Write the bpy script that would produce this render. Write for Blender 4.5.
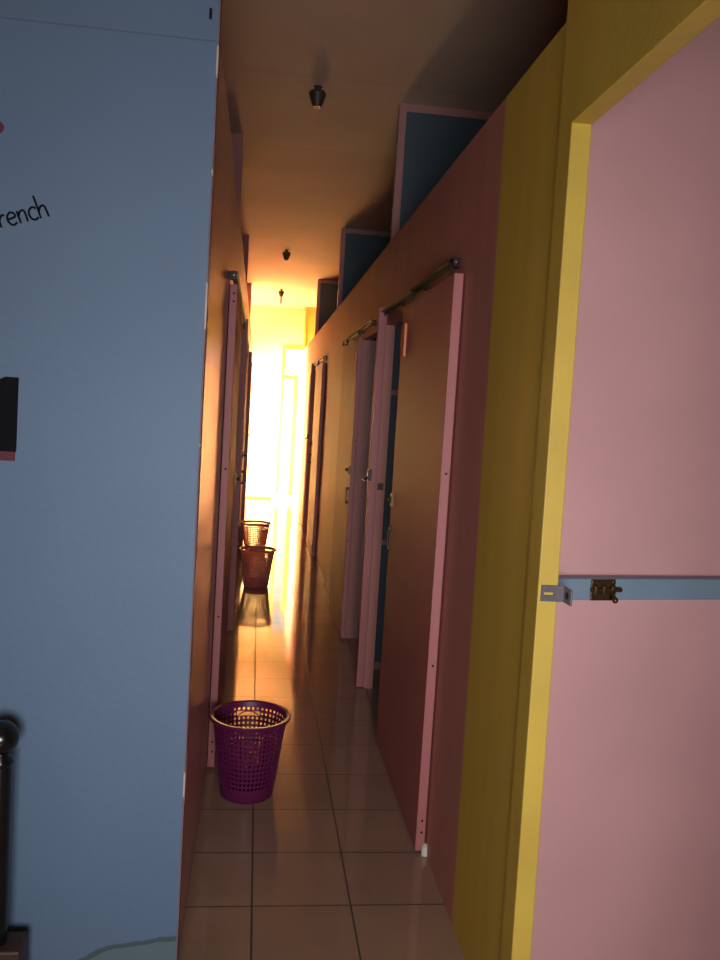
import bpy, bmesh, math, random
from mathutils import Vector, Matrix
for o in list(bpy.data.objects): bpy.data.objects.remove(o)
S = bpy.context.scene
C = S.collection
random.seed(4)
PI = math.pi

# ---------------------------------------------------------------- camera, world, light, exposure
cd = bpy.data.cameras.new('camera')
cam = bpy.data.objects.new('camera', cd); C.objects.link(cam)
R = Matrix(((0.9912098635705445, -0.050711432086566255, -0.12219393199415401),
            (-0.11755500358991376, 0.0861294085708279, -0.989324287637888),
            (0.06069454251773976, 0.9949925002908158, 0.07941093673791605)))
cam.matrix_world = Matrix.Translation((0, 0, 1.45)) @ R.to_4x4()
cd.sensor_fit = 'VERTICAL'; cd.sensor_height = 36.0; cd.lens = 36.0 * 850.0 / 960.0
cd.clip_start = 0.02; cd.clip_end = 200
S.camera = cam

W = bpy.data.worlds.new('daylight'); S.world = W; W.use_nodes = True
bg = W.node_tree.nodes['Background']
bg.inputs['Color'].default_value = (1.0, 0.93, 0.74, 1); bg.inputs['Strength'].default_value = 3.0

def area(name, loc, to, sx, sy, power, col, spread=PI):
    l = bpy.data.lights.new(name, 'AREA'); l.shape = 'RECTANGLE'; l.size = sx; l.size_y = sy
    l.energy = power; l.color = col; l.spread = spread
    o = bpy.data.objects.new(name, l); C.objects.link(o); o.location = loc
    o.rotation_euler = (Vector(to) - Vector(loc)).to_track_quat('-Z', 'Y').to_euler()
    return o
# daylight through the bay window at the far end (left side, round the corner)
area('bay_window_daylight', (-1.52, 13.55, 1.35), (0.2, 13.5, 0.25), 1.5, 1.8, 1650, (1.0, 0.765, 0.40), 2.4)
# daylight through the window of the front room, behind the camera
area('front_window_daylight', (0.05, -1.28, 1.15), (0.15, 2.0, 1.1), 0.9, 0.9, 15.5, (0.96, 0.96, 1.0), 1.4)

S.view_settings.view_transform = 'Standard'; S.view_settings.look = 'None'
S.view_settings.gamma = 1.0; S.view_settings.use_curve_mapping = False
S.view_settings.exposure = 0.0

# ---------------------------------------------------------------- materials
def newmat(name):
    m = bpy.data.materials.new(name); m.use_nodes = True
    nt = m.node_tree; return m, nt, nt.nodes['Principled BSDF']
def srgb(h):
    f = lambda v: v / 12.92 if v <= .04045 else ((v + .055) / 1.055) ** 2.4
    return tuple(f(v / 255) for v in h) + (1,)
def N(nt, t, **k):
    n = nt.nodes.new(t)
    for a, b in k.items(): setattr(n, a, b)
    return n
def mottle(nt, bsdf, colsock_or_col, scale=3.0, amt=.08, rough=.6, bump=.02, stretch=(1, 1, 1), bscale=60):
    """colour with soft blotchy paint variation, and fine bump"""
    geo = N(nt, 'ShaderNodeNewGeometry')
    mp = N(nt, 'ShaderNodeMapping'); mp.inputs['Scale'].default_value = stretch
    nt.links.new(geo.outputs['Position'], mp.inputs['Vector'])
    nz = N(nt, 'ShaderNodeTexNoise'); nz.inputs['Scale'].default_value = scale; nz.inputs['Detail'].default_value = 5
    nt.links.new(mp.outputs[0], nz.inputs['Vector'])
    mr = N(nt, 'ShaderNodeMapRange'); mr.inputs[1].default_value = .3; mr.inputs[2].default_value = .7
    mr.inputs[3].default_value = 1 - amt; mr.inputs[4].default_value = 1 + amt
    nt.links.new(nz.outputs['Fac'], mr.inputs[0])
    hv = N(nt, 'ShaderNodeHueSaturation')
    if isinstance(colsock_or_col, tuple): hv.inputs['Color'].default_value = colsock_or_col
    else: nt.links.new(colsock_or_col, hv.inputs['Color'])
    nt.links.new(mr.outputs[0], hv.inputs['Value'])
    nt.links.new(hv.outputs[0], bsdf.inputs['Base Color'])
    bsdf.inputs['Roughness'].default_value = rough
    if bump:
        n2 = N(nt, 'ShaderNodeTexNoise'); n2.inputs['Scale'].default_value = bscale; n2.inputs['Detail'].default_value = 4
        nt.links.new(mp.outputs[0], n2.inputs['Vector'])
        b = N(nt, 'ShaderNodeBump'); b.inputs['Strength'].default_value = bump; b.inputs['Distance'].default_value = .01
        nt.links.new(n2.outputs['Fac'], b.inputs['Height']); nt.links.new(b.outputs[0], bsdf.inputs['Normal'])
def paint(name, rgb, **k):
    m, nt, b = newmat(name); mottle(nt, b, rgb, **k); return m
def plain(name, rgb, rough=.5, metal=0.0):
    m, nt, b = newmat(name)
    mottle(nt, b, rgb, scale=40, amt=.06, rough=rough, bump=0); b.inputs['Metallic'].default_value = metal
    return m
def mathn(nt, op, a, b=None, c=None):
    n = N(nt, 'ShaderNodeMath', operation=op)
    for i, v in enumerate((a, b, c)):
        if v is None: continue
        if isinstance(v, (int, float)): n.inputs[i].default_value = v
        else: nt.links.new(v, n.inputs[i])
    return n.outputs[0]
def mix(nt, f, a, b):
    n = N(nt, 'ShaderNodeMix', data_type='RGBA')
    if isinstance(f, (int, float)): n.inputs[0].default_value = f
    else: nt.links.new(f, n.inputs[0])
    for i, v in ((6, a), (7, b)):
        if isinstance(v, tuple): n.inputs[i].default_value = v
        else: nt.links.new(v, n.inputs[i])
    return n.outputs[2]

PINK = (.50, .25, .25, 1)
YEL = (.68, .46, .07, 1)
BLUE = (.106, .170, .272, 1)
M = {}
M['pink'] = paint('pink_paint', PINK, scale=2.5, amt=.06, rough=.33, bump=.05, stretch=(1, 1, .35))
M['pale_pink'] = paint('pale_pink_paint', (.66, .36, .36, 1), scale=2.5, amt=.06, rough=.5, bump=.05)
M['pink_gloss'] = paint('semi_gloss_pink_paint', PINK, scale=2.5, amt=.06, rough=.26, bump=.02, stretch=(1, 1, .35))
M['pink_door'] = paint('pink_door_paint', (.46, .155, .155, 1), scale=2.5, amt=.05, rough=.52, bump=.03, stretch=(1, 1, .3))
M['yellow'] = paint('yellow_paint', YEL, scale=6, amt=.07, rough=.5, bump=.08)
M['yellow_wall'] = paint('pale_yellow_wall_paint', (.80, .74, .45, 1), scale=2, amt=.04, rough=.7)
M['blue_rail'] = paint('light_blue_paint', (.20, .28, .37, 1), scale=8, amt=.07, rough=.45, bump=.05)
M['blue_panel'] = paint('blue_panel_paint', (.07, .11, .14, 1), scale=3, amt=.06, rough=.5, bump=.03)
M['black'] = plain('black_gloss', (.006, .006, .007, 1), .22)
M['dark_metal'] = plain('dark_rail_steel', (.035, .03, .027, 1), .38, .9)
M['steel'] = plain('grey_steel', (.17, .15, .17, 1), .42, .6)
M['brass'] = plain('tarnished_brass', (.12, .07, .03, 1), .42, .8)
M['chrome'] = plain('bright_metal', (.8, .75, .7, 1), .2, 1)
M['hole'] = plain('screw_hole_dark', (.015, .01, .01, 1), .8)
M['white_plastic'] = plain('white_plastic', (.72, .68, .62, 1), .4)
M['holder'] = plain('brown_bakelite', (.06, .035, .022, 1), .5)
M['red'] = plain('red_card', (.62, .035, .02, 1), .5)
M['orange'] = plain('orange_card_edge', (.85, .28, .10, 1), .45)
M['ink'] = plain('black_lettering', (.006, .006, .009, 1), .8)
M['ink'].node_tree.nodes['Principled BSDF'].inputs['Specular IOR Level'].default_value = .1
M['maroon'] = plain('maroon_print', (.10, .012, .032, 1), .7)
M['wood'] = paint('dark_brown_wood', (.06, .025, .015, 1), scale=12, amt=.2, rough=.5, bump=.05, stretch=(1, 8, 8))
M['raw'] = paint('chipped_plaster', (.62, .45, .40, 1), scale=30, amt=.2, rough=.9, bump=.3)

m, nt, b = newmat('chipped_edge'); M['chipped'] = m
g = N(nt, 'ShaderNodeNewGeometry'); nz = N(nt, 'ShaderNodeTexNoise'); nz.inputs['Scale'].default_value = 7; nz.inputs['Detail'].default_value = 6
nt.links.new(g.outputs['Position'], nz.inputs['Vector'])
mottle(nt, b, mix(nt, mathn(nt, 'GREATER_THAN', nz.outputs['Fac'], .58), (.20, .13, .15, 1), (.55, .42, .38, 1)), scale=20, amt=.15, rough=.85, bump=.3)

# right-hand partition: pink with a yellow painted stripe at its near end, faint vertical plywood streaks
m, nt, b = newmat('pink_wall_with_yellow_stripe'); M['pink_striped'] = m
g = N(nt, 'ShaderNodeNewGeometry'); sx = N(nt, 'ShaderNodeSeparateXYZ'); nt.links.new(g.outputs['Position'], sx.inputs[0])
nz = N(nt, 'ShaderNodeTexNoise'); nz.inputs['Scale'].default_value = 9
nt.links.new(g.outputs['Position'], nz.inputs['Vector'])
edge = mathn(nt, 'ADD', sx.outputs[1], mathn(nt, 'MULTIPLY', nz.outputs['Fac'], .012))
fac = mathn(nt, 'LESS_THAN', edge, mathn(nt, 'ADD', mathn(nt, 'MULTIPLY', sx.outputs[2], .024), 2.283))
mottle(nt, b, mix(nt, fac, (.58, .24, .2, 1), YEL), scale=2.5, amt=.07, rough=.52, bump=.05, stretch=(1, 5, .25))

# blue front wall: board joint near the top and an old greenish damp-stained band along the foot
m, nt, b = newmat('blue_wall_paint'); M['blue'] = m
g = N(nt, 'ShaderNodeNewGeometry'); sx = N(nt, 'ShaderNodeSeparateXYZ'); nt.links.new(g.outputs['Position'], sx.inputs[0])
nz = N(nt, 'ShaderNodeTexNoise'); nz.inputs['Scale'].default_value = 14; nz.inputs['Detail'].default_value = 6
nt.links.new(g.outputs['Position'], nz.inputs['Vector'])
# line z = .14 - .55*(x+.14)^2 ... falls off to the left
dx = mathn(nt, 'ADD', sx.outputs[0], .14)
zl = mathn(nt, 'ADD', mathn(nt, 'MULTIPLY', mathn(nt, 'MULTIPLY', dx, dx), -1.0), .136)
zl = mathn(nt, 'ADD', zl, mathn(nt, 'MULTIPLY', mathn(nt, 'SUBTRACT', nz.outputs['Fac'], .5), .03))
d = mathn(nt, 'SUBTRACT', sx.outputs[2], zl)
below = mathn(nt, 'LESS_THAN', d, 0.0)
line = mathn(nt, 'LESS_THAN', mathn(nt, 'ABSOLUTE', d), .0065)
joint = mathn(nt, 'LESS_THAN', mathn(nt, 'ABSOLUTE', mathn(nt, 'SUBTRACT', sx.outputs[2], 2.262)), .0022)
c = mix(nt, below, BLUE, (.10, .16, .19, 1))
c = mix(nt, mathn(nt, 'MULTIPLY', line, .7), c, (.035, .06, .055, 1))
c = mix(nt, mathn(nt, 'MULTIPLY', joint, .45), c, (.05, .07, .10, 1))
mottle(nt, b, c, scale=2, amt=.05, rough=.6, bump=.06)

# glossy square floor tiles
m, nt, b = newmat('glossy_floor_tile'); M['tile'] = m
g = N(nt, 'ShaderNodeNewGeometry')
mp = N(nt, 'ShaderNodeMapping'); mp.inputs['Location'].default_value = (-.053, -.278, 0)
nt.links.new(g.outputs['Position'], mp.inputs['Vector'])
br = N(nt, 'ShaderNodeTexBrick'); br.offset = 0; br.squash = 1
for k, v in (('Scale', 1), ('Brick Width', .29), ('Row Height', .3), ('Mortar Size', .003), ('Mortar Smooth', .2), ('Bias', 0)):
    br.inputs[k].default_value = v
br.inputs['Color1'].default_value = (.42, .275, .195, 1); br.inputs['Color2'].default_value = (.39, .25, .18, 1)
br.inputs['Mortar'].default_value = (.10, .07, .05, 1)
nt.links.new(mp.outputs[0], br.inputs['Vector'])
mottle(nt, b, br.outputs['Color'], scale=4, amt=.08, rough=.16, bump=0)
n2 = N(nt, 'ShaderNodeTexNoise'); n2.inputs['Scale'].default_value = 9; nt.links.new(g.outputs['Position'], n2.inputs['Vector'])
h = mathn(nt, 'ADD', mathn(nt, 'MULTIPLY', n2.outputs['Fac'], .25), mathn(nt, 'MULTIPLY', br.outputs['Fac'], -.5))
bp = N(nt, 'ShaderNodeBump'); bp.inputs['Strength'].default_value = .07; bp.inputs['Distance'].default_value = .006
nt.links.new(h, bp.inputs['Height']); nt.links.new(bp.outputs[0], b.inputs['Normal'])
rg = mathn(nt, 'ADD', mathn(nt, 'MULTIPLY', br.outputs['Fac'], .5), .075); nt.links.new(rg, b.inputs['Roughness'])

# ceiling boards
m, nt, b = newmat('ceiling_board'); M['ceiling'] = m
g = N(nt, 'ShaderNodeNewGeometry')
mp = N(nt, 'ShaderNodeMapping'); mp.inputs['Location'].default_value = (1.2, -.85, 0)
nt.links.new(g.outputs['Position'], mp.inputs['Vector'])
br = N(nt, 'ShaderNodeTexBrick'); br.offset = 0
for k, v in (('Scale', 1), ('Brick Width', 2.4), ('Row Height', 1.2), ('Mortar Size', .004), ('Mortar Smooth', .3)):
    br.inputs[k].default_value = v
br.inputs['Color1'].default_value = (.75, .56, .41, 1); br.inputs['Color2'].default_value = (.71, .53, .39, 1)
br.inputs['Mortar'].default_value = (.58, .42, .31, 1)
nt.links.new(mp.outputs[0], br.inputs['Vector'])
mottle(nt, b, br.outputs['Color'], scale=1.6, amt=.07, rough=.75, bump=.05)

# purple plastic and glass
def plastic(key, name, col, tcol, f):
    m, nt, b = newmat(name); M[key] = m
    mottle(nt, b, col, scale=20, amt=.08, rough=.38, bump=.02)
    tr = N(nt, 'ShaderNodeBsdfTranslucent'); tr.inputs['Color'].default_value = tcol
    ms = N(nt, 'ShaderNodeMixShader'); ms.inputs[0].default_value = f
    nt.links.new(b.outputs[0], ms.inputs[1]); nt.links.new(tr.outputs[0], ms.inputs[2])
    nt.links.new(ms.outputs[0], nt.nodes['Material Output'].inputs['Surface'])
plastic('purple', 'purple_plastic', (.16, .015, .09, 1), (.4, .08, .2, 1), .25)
plastic('glare_purple', 'glare_lightened_plastic', (.6, .28, .3, 1), (.95, .62, .62, 1), .75)  # same purple plastic, lightened and more translucent to imitate glare down the corridor
m, nt, b = newmat('window_glass'); M['glass'] = m
b.inputs['Transmission Weight'].default_value = 1; b.inputs['Roughness'].default_value = .03; b.inputs['IOR'].default_value = 1.1

# ---------------------------------------------------------------- builders
ORG = {}
def bm_new(): return bmesh.new()
def box(bm, x0, x1, y0, y1, z0, z1, bev=0.0):
    t = bmesh.new(); bmesh.ops.create_cube(t, size=1)
    for v in t.verts:
        v.co = Vector(((x0 + x1) / 2 + v.co.x * (x1 - x0), (y0 + y1) / 2 + v.co.y * (y1 - y0), (z0 + z1) / 2 + v.co.z * (z1 - z0)))
    if bev: bmesh.ops.bevel(t, geom=t.edges[:], offset=bev, segments=2, affect='EDGES', profile=.5)
    join(bm, t); return bm
def join(bm, t):
    me = bpy.data.meshes.new('tmp'); t.to_mesh(me); t.free(); bm.from_mesh(me); bpy.data.meshes.remove(me)
def cyl(bm, a, b_, r, r2=None, n=20):
    a, b_ = Vector(a), Vector(b_); t = bmesh.new(); d = b_ - a
    bmesh.ops.create_cone(t, cap_ends=True, segments=n, radius1=r, radius2=r if r2 is None else r2, depth=d.length)
    bmesh.ops.transform(t, matrix=Matrix.Translation((a + b_) / 2) @ d.to_track_quat('Z', 'Y').to_matrix().to_4x4(), verts=t.verts)
    join(bm, t); return bm
def sph(bm, c, r, n=24):
    t = bmesh.new(); bmesh.ops.create_uvsphere(t, u_segments=n, v_segments=n // 2, radius=r)
    bmesh.ops.translate(t, verts=t.verts, vec=c); join(bm, t); return bm
def lathe(bm, c, prof, n=32, closed=False):
    rings = []
    for r, z in prof:
        rings.append([bm.verts.new((c[0] + r * math.cos(2 * PI * i / n), c[1] + r * math.sin(2 * PI * i / n), c[2] + z)) for i in range(n)])
    pairs = list(zip(rings, rings[1:])) + ([(rings[-1], rings[0])] if closed else [])
    for A, B in pairs:
        for i in range(n): bm.faces.new((A[i], A[(i + 1) % n], B[(i + 1) % n], B[i]))
    if not closed:
        bm.faces.new(rings[0][::-1]); bm.faces.new(rings[-1])
    return bm
def obj(name, bm, mat, parent=None, smooth=False, bevel=0.0):
    bmesh.ops.recalc_face_normals(bm, faces=bm.faces[:])
    if parent is None:
        xs = [v.co for v in bm.verts]
        org = Vector(((min(v.x for v in xs) + max(v.x for v in xs)) / 2, (min(v.y for v in xs) + max(v.y for v in xs)) / 2, min(v.z for v in xs)))
    else: org = ORG[parent.name]
    bmesh.ops.translate(bm, verts=bm.verts, vec=-org)
    me = bpy.data.meshes.new(name); bm.to_mesh(me); bm.free()
    me.materials.append(M[mat] if isinstance(mat, str) else mat)
    if smooth:
        for p in me.polygons: p.use_smooth = True
        if hasattr(me, 'set_sharp_from_angle'): me.set_sharp_from_angle(angle=math.radians(38))
    o = bpy.data.objects.new(name, me); C.objects.link(o)
    if parent is None: o.location = org
    else: o.parent = parent
    ORG[o.name] = org
    if bevel:
        md = o.modifiers.new('bevel', 'BEVEL'); md.width = bevel; md.segments = 2; md.limit_method = 'ANGLE'
    return o
def tag(o, label, cat, group=None, kind=None):
    o['label'] = label; o['category'] = cat
    if group: o['group'] = group
    if kind: o['kind'] = kind
    return o
def empty(name, loc, label, cat, group=None, kind=None):
    o = bpy.data.objects.new(name, None); C.objects.link(o); o.location = loc; o.empty_display_size = .1
    ORG[o.name] = Vector(loc); return tag(o, label, cat, group, kind)
def bx(*a, **k): return box(bm_new(), *a, **k)

# ---------------------------------------------------------------- geometry constants
XR, TR = .625, .045          # right partition: corridor face, thickness
XL = -.135                   # left partition corridor face
ZT, ZC = 2.328, 3.12         # partition top, ceiling
YF, YE = 2.02, 14.55         # blue front wall, end wall

# ---------------------------------------------------------------- structure
tag(obj('floor', bx(-2.6, 2.7, -1.45, 15.0, -.12, 0), 'tile'), 'glossy square tiled corridor floor', 'floor', kind='structure')
tag(obj('ceiling', bx(-2.6, 2.7, -1.45, 15.0, ZC, ZC + .12), 'ceiling'), 'dim board ceiling over the corridor', 'ceiling', kind='structure')

b = bm_new(); box(b, -2.6, XL, YF, YF + .045, 0, ZC)
tag(obj('wall_front', b, 'blue'), 'pale blue wall facing the viewer at left', 'wall', kind='structure')
b = bm_new()
# chipped pale edge strip where the blue board meets the pink corridor side
box(b, XL, XL + .004, YF - .001, YF + .046, 0, ZC)
tag(obj('trim_1', b, 'chipped'), 'chipped plaster edge at the corner of the blue wall', 'trim', kind='structure')

def run_wall(x0, x1, y0, y1, opens, ztop, lintel=1.90):
    b = bm_new(); y = y0
    for a, c in opens:
        box(b, x0, x1, y, a, 0, ztop); box(b, x0, x1, a, c, lintel, ztop); y = c
    box(b, x0, x1, y, y1, 0, ztop); return b
OR_ = [(3.50, 4.345), (4.72, 5.33), (9.15, 9.97), (10.05, 10.9)]
OL_ = [(4.28, 5.38), (5.52, 6.35), (8.74, 9.70), (10.9, 11.8)]
tag(obj('wall_right', run_wall(XR, XR + TR, 1.80, YE, OR_, ZT), 'pink_striped'), 'pink right corridor partition with a yellow near end', 'wall', kind='structure')
tag(obj('wall_left', run_wall(XL - TR, XL, YF + .045, 12.6, OL_, ZT), 'pink_gloss'), 'pink left corridor partition', 'wall', kind='structure')

# yellow wall with the doorway at the right foreground
b = bm_new()
f = b.faces.new([b.verts.new((XR - .004, y, z)) for y, z in ((1.822, 0), (1.88, ZC), (-1.35, ZC), (-1.35, 0), (-.45, 0), (-.45, 2.082), (1.778, 2.082), (1.740, 0))])
e_ = bmesh.ops.extrude_face_region(b, geom=[f])
bmesh.ops.translate(b, verts=[v for v in e_['geom'] if isinstance(v, bmesh.types.BMVert)], vec=(TR, 0, 0))
tag(obj('wall_side', b, 'yellow', bevel=.003), 'yellow wall with an open doorway at right', 'wall', kind='structure')

# outer shell
b = bm_new(); box(b, 2.6, 2.7, -1.45, 15.0, 0, ZC)
tag(obj('wall_outer_right', b, 'pink'), 'outer wall behind the right booths', 'wall', kind='structure')
b = bm_new()
box(b, -1.7, -1.6, YF + .045, 12.75, 0, ZC); box(b, -1.7, -1.6, 14.35, YE, 0, ZC)
box(b, -1.7, -1.6, 12.75, 14.35, 0, .2); box(b, -1.7, -1.6, 12.75, 14.35, 2.3, ZC)
tag(obj('wall_outer_left', b, 'yellow_wall'), 'outer wall behind the left booths', 'wall', kind='structure')
tag(obj('wall_front_left', bx(-2.6, -2.5, -1.45, YF, 0, ZC), 'yellow_wall'), 'left wall of the front room', 'wall', kind='structure')  # unseen wall, painted pale to bounce light onto the yellow doorway wall
b = bm_new()
box(b, -2.5, -.45, -1.45, -1.35, 0, ZC); box(b, .55, 2.6, -1.45, -1.35, 0, ZC)
box(b, -.45, .55, -1.45, -1.35, 0, .65); box(b, -.45, .55, -1.45, -1.35, 1.65, ZC)
tag(obj('wall_back', b, 'pale_pink'), 'wall with a window behind the viewer', 'wall', kind='structure')  # unseen wall, moved up to suit the front lamp, pale for extra bounce

# end wall with door frame and glazed transom
ex0, ex1, ez = .40, .86, 2.45
b = bm_new()
box(b, -1.7, ex0, YE, YE + .12, 0, ZC); box(b, ex1, 2.6, YE, YE + .12, 0, ZC); box(b, ex0, ex1, YE, YE + .12, ez, ZC)
tag(obj('wall_end', b, 'yellow_wall'), 'sunlit pale yellow wall at the end of the corridor', 'wall', kind='structure')
tag(obj('baseboard_end', bx(-1.6, ex0 - .03, YE - .012, YE, 0, .09), 'yellow_wall'), 'pale yellow skirting along the bright end wall', 'baseboard', kind='structure')

# threshold strip across the far bay
tag(obj('trim_2', bx(-.14, .26, 13.2, 13.42, 0, .055, bev=.006), 'yellow'), 'low yellowish threshold strip on the bright far floor', 'threshold', kind='structure')

dr = empty('door_1', (ex0, YE, 0), 'yellow framed exit door with a bright glazed transom at the corridor end', 'door', kind='structure')
b = bm_new()
box(b, ex0 - .05, ex0 + .005, YE - .03, YE + .12, 0, ez + .05); box(b, ex1 - .005, ex1 + .05, YE - .03, YE + .12, 0, ez + .05)
box(b, ex0 + .005, ex1 - .005, YE - .03, YE + .12, ez - .005, ez + .05); box(b, ex0 + .005, ex1 - .005, YE + .02, YE + .1, 1.94, 2.0)
obj('door_frame', b, 'yellow', dr)
obj('transom_glass', bx(ex0 + .005, ex1 - .005, YE + .05, YE + .056, 2.0, ez - .005), 'glass', dr)
leaf = obj('door_leaf', bx(.545, .66, YE - .55, YE - .51, .01, 1.94, bev=.003), 'yellow', dr)
b = bm_new()
for z in (.35, 1.0, 1.25): box(b, .653, .664, YE - .556, YE - .507, z, z + .08)
obj('hinge', b, 'dark_metal', leaf)

tag(obj('trim_3', bx(XR + TR, XR + .17, 5.33, 5.36, 0, 1.9), 'pink'), 'pink lining board inside the dark second doorway', 'trim', kind='structure')

# ---------------------------------------------------------------- booth partitions reaching the ceiling
def booth_partition(x0, x1, y, label, wide=True, mats=('pink', 'blue_panel'), w=.04):
    p = empty('booth_partition', ((x0 + x1) / 2, y, 0), label, 'partition', 'booth partitions rising to the ceiling')
    b = bm_new()
    for xa in (x0, x1 - w): box(b, xa, xa + w, y - .022, y + .022, 0, ZC)
    for z in (0, .715, 1.555, ZC - .04):
        h = .04 if z in (0, ZC - .04) else .028
        box(b, x0 + w, x1 - w, y - .022, y + .022, z, z + h)
    obj('frame', b, mats[0], p, bevel=.002)
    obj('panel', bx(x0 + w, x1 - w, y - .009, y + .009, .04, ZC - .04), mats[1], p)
    return p
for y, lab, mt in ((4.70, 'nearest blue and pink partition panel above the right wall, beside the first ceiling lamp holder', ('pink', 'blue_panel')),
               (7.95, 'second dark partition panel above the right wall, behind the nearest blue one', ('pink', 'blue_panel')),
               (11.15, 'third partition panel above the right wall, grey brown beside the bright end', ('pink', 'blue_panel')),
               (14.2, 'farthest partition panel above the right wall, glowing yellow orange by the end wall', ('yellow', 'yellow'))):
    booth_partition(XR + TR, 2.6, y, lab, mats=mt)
for y, lab in ((5.50, 'nearest pink partition end above the left wall, dark under the ceiling'),
               (8.65, 'second partition end above the left wall, reddish sliver'),
               (11.95, 'farthest partition end above the left wall, lit orange next to the bright end wall')):
    booth_partition(-1.6, XL - TR, y, lab, w=.09)

# ---------------------------------------------------------------- sliding doors, rails and stop posts
def sliding_door(n, side, y0, y1, label, near_latch, tagged=True, roller=False):
    """barn-style sliding leaf hung outside the partition"""
    if side > 0: xo, xi = XR - .037, XR - .006      # corridor face, wall face
    else: xo, xi = XL + .032, XL + .003
    xa, xb = min(xo, xi), max(xo, xi); s = -side    # s points into the corridor
    z0, z1 = .012, 1.905
    d = empty('door_%d' % n, ((xa + xb) / 2, (y0 + y1) / 2, 0), label, 'door', kind='structure')
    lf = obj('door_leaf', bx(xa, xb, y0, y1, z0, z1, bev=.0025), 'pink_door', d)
    for z in ((.075, .115, .64, 1.27) if side > 0 else (.075, .115, .62, 1.20, 1.84, 1.87)):
        xm = (xa + xb) / 2 + .002
        o = obj('screw', cyl(bm_new(), (xm, y0 - .0012, z), (xm, y0 + .004, z), .0042, n=12), 'hole', lf)
    for y in (y0 + .12, y1 - .12):                   # roller hangers on top of the leaf
        b = bm_new(); xm = (xa + xb) / 2; box(b, xm - .004, xm + .004, y - .010, y + .010, z1 - .002, z1 + .050)
        cyl(b, (xm - .009, y, z1 + .045), (xm + .009, y, z1 + .045), .013)
        obj('roller_hanger', b, 'dark_metal', d, smooth=True)
    yl = y0 + .05 if near_latch else y1 - .05
    b = bm_new(); box(b, xo - .001, xo + s * .010 if s > 0 else xo + .001, yl - .02, yl + .02, 1.06, 1.11) if s > 0 else box(b, xo - .010, xo + .001, yl - .02, yl + .02, 1.06, 1.11)
    cyl(b, (xo, yl, 1.085), (xo + s * .018, yl, 1.085), .008); sph(b, (xo + s * .020, yl, 1.085), .011)
    obj('latch_knob', b, 'brass', d, smooth=True)
    if n == 5: return d
    b = bm_new(); x0_, x1_ = sorted((xo - s * .0005, xo + s * .018))
    for z in (.87, .955): box(b, x0_, x1_, yl - .01, yl + .01, z, z + .018)
    x0_, x1_ = sorted((xo + s * .010, xo + s * .018)); box(b, x0_, x1_, yl - .01, yl + .01, .87, .973)
    obj('pull_handle', b, 'holder', d, bevel=.003)
    if tagged:
        yt = y0 + .10 if near_latch else y1 - .065
        x0_, x1_ = sorted((xo - s * .0005, xo + s * .004))
        c = obj('number_plate', bx(x0_, x1_, yt - .055, yt + .055, 1.69, 1.825), 'red', d)
        x0_, x1_ = sorted((xo - s * .0005, xo + s * .009))
        obj('plate_rim', bx(x0_, x1_, yt - .062, yt - .054, 1.69, 1.825), 'orange', c)
    if roller:
        b = bm_new(); cyl(b, (xi + .001, y0 - .006, 0.001), (xi + .001, y0 - .006, .034), .013); cyl(b, (xi + .001, y0 - .006, .034), (xi + .001, y0 - .006, .040), .007)
        obj('floor_guide', b, 'white_plastic', d, smooth=True)
    return d
sliding_door(2, 1, 2.665, 3.62, 'large pink sliding door nearest on the right, red plate at its far edge', False, roller=True)
sliding_door(3, 1, 5.27, 6.22, 'second pink sliding door on the right, past the dark doorway', True)
sliding_door(4, 1, 8.25, 9.20, 'far pink sliding door on the right with a lit face and dark edge', False, tagged=False)
sliding_door(5, -1, 3.31, 4.28, 'nearest pink sliding door on the left, behind the purple bin', False, tagged=False)
sliding_door(6, -1, 6.22, 7.15, 'second sliding door on the left, next to the two far bins', True, tagged=False)
sliding_door(7, -1, 9.68, 10.62, 'farthest sliding door on the left, gold against the glare', False, tagged=False)

def door_rail(side, y0, y1, label):
    s = -side; xw = XR if side > 0 else XL; dz = 0 if side > 0 else -.022
    r = empty('door_rail', (xw, (y0 + y1) / 2, 1.95), label, 'rail', 'steel rails of the sliding doors')
    xa, xb = sorted((xw + s * .012, xw + s * .017)); b = bm_new()
    box(b, xa, xb, y0, y1, 1.944 + dz, 1.962 + dz)
    xa, xb = sorted((xw + s * .012, xw + s * .034)); box(b, xa, xb, y0, y1, 1.962 + dz, 1.965 + dz)
    obj('track', b, 'dark_metal', r)
    n = max(2, int((y1 - y0) / .55) + 1)
    for i in range(n):
        y = y0 + .03 + (y1 - y0 - .06) * i / (n - 1); b = bm_new()
        xa, xb = sorted((xw + s * .0005, xw + s * .0125)); box(b, xa, xb, y - .014, y + .014, 1.938 + dz, 1.968 + dz)
        cyl(b, (xw + s * .012, y, 1.952 + dz), (xw + s * .022, y, 1.952 + dz), .006, n=10)
        obj('bracket', b, 'dark_metal', r)
    for y in (y0, y1):
        xa, xb = sorted((xw + s * .010, xw + s * .028))
        e = obj('end_stop', bx(xa, xb, y - .006, y + .012, 1.936 + dz, 1.966 + dz), 'dark_metal', r)
        xm = xw + s * .019
        obj('bolt_head', cyl(bm_new(), (xm, y - .009, 1.95 + dz), (xm, y - .005, 1.95 + dz), .004, n=12), 'chrome', e)
    return r
door_rail(1, 2.74, 4.40, 'black steel rail above the large nearest right door')
door_rail(1, 4.74, 6.4, 'steel rail above the dark doorway, second along the right wall')
door_rail(1, 8.2, 9.9, 'far right rail catching the golden light')
door_rail(-1, 3.25, 5.30, 'rail over the nearest left door, dark bracket at its end')
door_rail(-1, 5.56, 7.3, 'rail over the second door on the left')
door_rail(-1, 8.75, 10.75, 'rail over the farthest left door in the glare')

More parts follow.
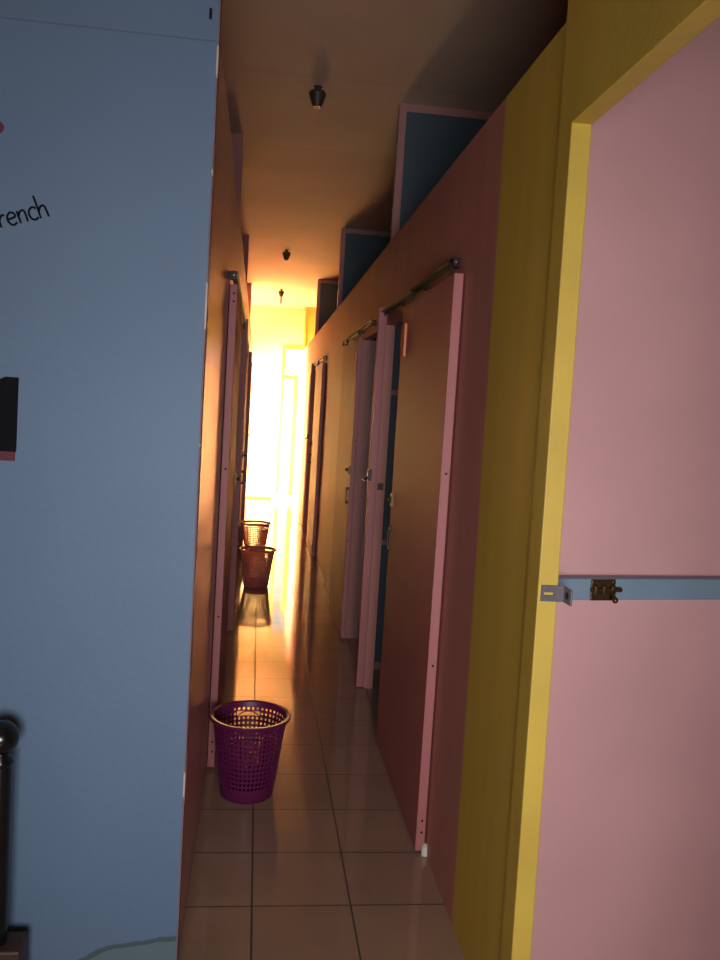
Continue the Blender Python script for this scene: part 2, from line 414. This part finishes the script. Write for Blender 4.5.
def stop_post(side, y, label, latch=True):
    s = -side; xw = XR if side > 0 else XL
    p = empty('door_stop_post', (xw + s * .02, y + .03, 0), label, 'post', 'stop posts between the sliding doors')
    xa, xb = sorted((xw, xw + s * .042))
    obj('post_board', bx(xa, xb, y, y + .055, .006, 1.985, bev=.002), 'pink_door', p)
    if latch:
        xo = xw + s * .042; b = bm_new()
        x0_, x1_ = sorted((xo - s * .012, xo + s * .006)); box(b, x0_, x1_, y - .004, y + .03, 1.10, 1.16)
        cyl(b, (xo, y + .006, 1.12), (xo + s * .026, y + .004, 1.102), .007)
        obj('latch_hook', b, 'dark_metal', p, smooth=True)
        obj('hook_tip', sph(bm_new(), (xo + s * .027, y + .003, 1.100), .009, 14), 'chrome', p, smooth=True)
        x0_, x1_ = sorted((xw + .004 * side, xw + side * .034))
        obj('strike_plate', bx(x0_, x1_, y - .006, y + .002, 1.055, 1.09), 'holder', p)
    return p
stop_post(1, 4.345, 'pink stop post with a latch hook, just past the nearest right door')
stop_post(1, 9.97, 'tan looking stop post past the far right door', True)
stop_post(-1, 5.40, 'pink stop post between the two nearest left doors', False)
stop_post(-1, 8.64, 'stop post before the farthest left door', False)

# ---------------------------------------------------------------- pink door leaf behind the yellow doorway, blue rail and slide bolt
d = empty('door_8', (XR + TR + .005, 1.90, 0), 'wide pink door panel with a blue rail, seen through the yellow doorway', 'door', kind='structure')
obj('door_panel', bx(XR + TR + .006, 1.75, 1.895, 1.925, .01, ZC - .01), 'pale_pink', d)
b = bm_new(); box(b, XR + TR + .006, 1.75, 1.852, 1.895, 1.047, 1.098, bev=.003)
rail = obj('blue_rail', b, 'blue_rail', d)
yb = 1.852
b = bm_new(); box(b, .778, .842, yb - .004, yb + .0005, 1.047, 1.097)
bolt = obj('slide_bolt', b, 'brass', d, bevel=.0015)
b = bm_new(); cyl(b, (.775, yb - .011, 1.074), (.853, yb - .011, 1.074), .0055)
for x in (.786, .808, .830): box(b, x - .006, x + .006, yb - .018, yb - .003, 1.064, 1.084, bev=.002)
obj('bolt_bar', b, 'brass', bolt, smooth=True)
b = bm_new(); cyl(b, (.826, yb - .012, 1.074), (.826, yb - .030, 1.056), .004); sph(b, (.826, yb - .031, 1.054), .0075, 14)
obj('bolt_knob', b, 'brass', bolt, smooth=True)
b = bm_new()
for x, z in ((.783, 1.053), (.783, 1.091), (.837, 1.091)): cyl(b, (x, yb - .007, z), (x, yb - .003, z), .003, n=10)
obj('bolt_screw', b, 'chrome', bolt)

d.rotation_euler = (0, 0, math.radians(9))      # stands slightly ajar

# angle bracket on the jamb, with a slot, bent towards the viewer at its free end
h = empty('angle_bracket', (.67, 1.755, 1.045), 'grey slotted metal bracket on the yellow door jamb', 'bracket')
yj = 1.758
b = bm_new(); x0, x1, z0, z1 = XR + .002, .681, 1.066, 1.101
sxa, sxb, sza, szb = .633, .655, 1.0795, 1.086
box(b, x0, x1, yj - .004, yj, z0, sza); box(b, x0, x1, yj - .004, yj, szb, z1)
box(b, x0, sxa, yj - .004, yj, sza, szb); box(b, sxb, x1, yj - .004, yj, sza, szb)
obj('slotted_plate', b, 'steel', h)
b = bm_new(); box(b, x1 - .004, x1, yj - .046, yj - .004, z0, z1, bev=.001); obj('bent_flange', b, 'steel', h)
b = bm_new()
cyl(b, (x1 - .0046, yj - .024, 1.084), (x1 - .003, yj - .024, 1.084), .008)
obj('flange_hole', b, 'hole', h)

# ---------------------------------------------------------------- purple perforated bins
def make_bin(name, label, mat='purple'):
    r = empty(name, (0, 0, 0), label, 'bin', 'purple perforated waste bins')
    n, rows = 46, 13
    R0, R1, Hh = .098, .138, .300
    rad = lambda z: R0 + (R1 - R0) * z / Hh
    zb0, zb1 = .050, .288
    P = lambda a, z: Vector((rad(z) * math.cos(a), rad(z) * math.sin(a), z))
    b = bm_new(); da = 2 * PI / n; dz = (zb1 - zb0) / rows
    slots = [(i % n, rows - 2) for k in (0, n // 2) for i in range(k + n // 4 - 2, k + n // 4 + 3)]
    for j in range(rows):
        for i in range(n):
            a0, z0 = i * da, zb0 + j * dz
            if (i, j) in slots: continue
            outer = [(0, 0), (.5, 0), (1, 0), (1, .5), (1, 1), (.5, 1), (0, 1), (0, .5)]
            vo = [b.verts.new(P(a0 + u * da, z0 + v * dz)) for u, v in outer]
            vi = []
            for u, v in outer:
                th = math.atan2(v - .5, u - .5)
                vi.append(b.verts.new(P(a0 + (.5 + .33 * math.cos(th)) * da, z0 + (.5 + .33 * math.sin(th)) * dz)))
            for q in range(8):
                b.faces.new((vo[q], vo[(q + 1) % 8], vi[(q + 1) % 8], vi[q]))
    bmesh.ops.remove_doubles(b, verts=b.verts[:], dist=.0003)
    o = obj('basket_wall', b, mat, r)
    md = o.modifiers.new('thickness', 'SOLIDIFY'); md.thickness = .0035; md.offset = -1
    b = bm_new()
    t = .0035
    lathe(b, (0, 0, 0), [(R0 - .004, .0), (R0, .004), (rad(zb0), zb0), (rad(zb0) - t, zb0), (R0 - t, .008), (.001, .008), (.001, 0)], n=48, closed=True)
    obj('base', b, mat, r, smooth=True)
    b = bm_new()
    lathe(b, (0, 0, 0), [(rad(zb1), zb1), (R1 + .001, Hh - .004), (R1 + .012, Hh - .006), (R1 + .014, Hh), (R1 + .010, Hh + .006), (R1 - .002, Hh + .004), (rad(zb1) - t, zb1)], n=56, closed=True)
    obj('rim', b, mat, r, smooth=True)
    for k in (0, 1):                                   # arched grip in each hand slot
        b = bm_new(); am = (n // 4 + .5 + k * (n // 2)) * da; pts = []
        for q in range(9):
            u = -1 + q / 4
            pts.append(P(am + u * 2.3 * da, zb0 + (rows - 2) * dz + dz * (.05 + .85 * (1 - u * u))))
        for p, q in zip(pts, pts[1:]): cyl(b, p, q, .0022, n=8)
        obj('grip_arch', b, mat, r)
    return r
def dup(root, loc, rz, label):
    c = root.copy(); C.objects.link(c); c.location = loc; c.rotation_euler = (0, 0, rz); c['label'] = label
    for ch in list(root.children):
        k = ch.copy(); C.objects.link(k); k.parent = c
    return c
bin0 = make_bin('waste_bin', 'nearest purple perforated plastic bin on the tiles by the left doors')
bin1 = make_bin('waste_bin', 'middle purple bin with glare put into its colour, the nearer of the two bins farther down the corridor', 'glare_purple')
dup(bin1, (.030, 8.40, 0), .9, 'farthest purple bin with glare put into its colour, seen over the rim of the middle bin')
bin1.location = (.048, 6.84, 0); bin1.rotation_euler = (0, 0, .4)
bin0.location = (.026, 3.11, 0); bin0.rotation_euler = (0, 0, .05)

# ---------------------------------------------------------------- ceiling lamp holders
def lamp_holder(x, y, label, tube=False):
    r = empty('lamp_holder', (x, y, ZC), label, 'lamp holder', 'lamp holders along the corridor ceiling')
    b = bm_new(); lathe(b, (x, y, ZC), [(.022, .0), (.020, -.006), (.013, -.012), (.013, -.020), (.038, -.026), (.044, -.036), (.042, -.048), (.028, -.088), (.021, -.104)], n=28)
    obj('holder_cup', b, 'holder', r, smooth=True)
    b = bm_new(); lathe(b, (x, y, ZC), [(.021, -.098), (.022, -.108), (.015, -.108), (.015, -.098)], n=28, closed=True)
    obj('contact_ring', b, 'steel', r, smooth=True)
    if tube:
        b = bm_new(); lathe(b, (x, y, ZC), [(.010, -.098), (.016, -.12), (.016, -.20), (.009, -.217)], n=18)
        obj('slim_bulb', b, 'white_plastic', r, smooth=True)
    return r
lamp_holder(.220, 4.57, 'nearest empty lamp holder on the dim ceiling')
lamp_holder(.208, 9.25, 'middle lamp holder on the ceiling, halfway down the corridor')
lamp_holder(.232, 12.3, 'farthest lamp holder with a slim bulb, near the bright end wall', True)

# ---------------------------------------------------------------- on the blue wall
po = empty('wall_poster', (-.66, YF, 1.29), 'black poster with a maroon bottom strip on the blue wall', 'poster')
b = bm_new()
pts = [(-.80, 1.312), (-.5445, 1.312), (-.5435, 1.481), (-.572, 1.481), (-.590, 1.472), (-.80, 1.472)]
f = b.faces.new([b.verts.new((x, YF - .0005, z)) for x, z in pts])
e = bmesh.ops.extrude_face_region(b, geom=[f]); bmesh.ops.translate(b, verts=[v for v in e['geom'] if isinstance(v, bmesh.types.BMVert)], vec=(0, -.004, 0))
obj('black_print', b, 'ink', po)
obj('maroon_strip', bx(-.80, -.547, YF - .0045, YF - .0005, 1.291, 1.312), 'maroon', po)

# hand-lettered word, stroke by stroke
GL = {  # letter strokes in a unit em (x to the right, x-height .5)
 'f': [[(.28, .86), (.2, .92), (.12, .84), (.11, .6), (.11, .0)], [(.0, .5), (.25, .54)]],
 'r': [[(.06, .52), (.08, .0)], [(.08, .28), (.16, .44), (.26, .5), (.33, .46)]],
 'e': [[(.05, .26), (.38, .32), (.36, .46), (.22, .53), (.08, .42), (.05, .22), (.14, .04), (.28, .0), (.40, .08)]],
 'n': [[(.04, .52), (.07, .0)], [(.06, .3), (.15, .46), (.28, .5), (.35, .4), (.37, .0)]],
 'c': [[(.38, .44), (.26, .53), (.1, .44), (.05, .24), (.12, .06), (.26, .0), (.40, .07)]],
 'h': [[(.02, .98), (.05, .5), (.07, .0)], [(.06, .28), (.16, .46), (.28, .5), (.36, .4), (.41, .0)]],
}
wl = empty('wall_lettering', (-.545, YF, 1.83), 'black handwritten word French tilted upward on the blue wall', 'lettering')
em = .0525; ang = math.radians(18.5); ox, oz = -.6115, 1.8035
adv = {'f': .36, 'r': .37, 'e': .47, 'n': .45, 'c': .41, 'h': .45}; x = 0
def stroke(b, pts, w):
    P = [Vector(p) for p in pts]
    S2 = []                                            # Catmull-Rom smoothing
    for i in range(len(P) - 1):
        p0, p1, p2, p3 = P[max(i - 1, 0)], P[i], P[i + 1], P[min(i + 2, len(P) - 1)]
        for t in (0, .25, .5, .75):
            S2.append(.5 * ((2 * p1) + (p2 - p0) * t + (2 * p0 - 5 * p1 + 4 * p2 - p3) * t * t + (-p0 + 3 * p1 - 3 * p2 + p3) * t ** 3))
    S2.append(P[-1]); L, Rr = [], []
    for i, p in enumerate(S2):
        tn = (S2[min(i + 1, len(S2) - 1)] - S2[max(i - 1, 0)]).normalized(); nn = Vector((-tn.y, tn.x))
        L.append(p + nn * w); Rr.append(p - nn * w)
    def v3(p, y):
        X, Z = p.x * em, p.y * em
        return b.verts.new((ox + X * math.cos(ang) - Z * math.sin(ang), y, oz + X * math.sin(ang) + Z * math.cos(ang)))
    y0, y1 = YF - .0015, YF - .0002
    for i in range(len(S2) - 1):
        q = [L[i], Rr[i], Rr[i + 1], L[i + 1]]
        a = [v3(p, y0) for p in q]; c = [v3(p, y1) for p in q]
        b.faces.new(a); b.faces.new(c[::-1])
        for k in range(4): b.faces.new((a[k], a[(k + 1) % 4], c[(k + 1) % 4], c[k]))
for ch in 'french':
    b = bm_new()
    for st in GL[ch]: stroke(b, [(px + x, py) for px, py in st], .044)
    obj('letter', b, 'ink', wl); x += adv[ch]
b = bm_new(); cyl(b, (-.603, YF - .002, 2.028), (-.603, YF - .0002, 2.028), .013, n=24)
tag(obj('wall_decal', b, 'maroon'), 'small maroon dot high on the blue wall edge', 'decal')
b = bm_new(); cyl(b, (-.152, YF - .006, 2.318), (-.152, YF + .001, 2.318), .0035, n=10); cyl(b, (-.152, YF - .006, 2.33), (-.152, YF - .002, 2.308), .003, n=8)
tag(obj('wall_hook', b, 'dark_metal'), 'tiny dark nail at the top corner of the blue wall', 'nail')

# black post with ball finial at lower left
p = empty('finial_post', (-.535, 1.93, 0), 'glossy black post topped by a round ball, before the blue wall', 'post')
PX, PY = -.535, 1.93
b = bm_new(); cyl(b, (PX - .002, PY, 0), (PX, PY, .615), .0262, .025, n=28); obj('shaft', b, 'black', p, smooth=True)
b = bm_new(); lathe(b, (PX, PY, 0), [(.025, .612), (.028, .618), (.027, .626), (.018, .638), (.016, .65)], n=28); obj('collar', b, 'black', p, smooth=True)
b = bm_new(); sph(b, (PX, PY, .675), .0385, 32); obj('ball', b, 'black', p, smooth=True)
obj('wooden_foot', bx(PX - .08, -.472, PY - .04, PY + .04, .0, .195, bev=.006), 'wood', p)
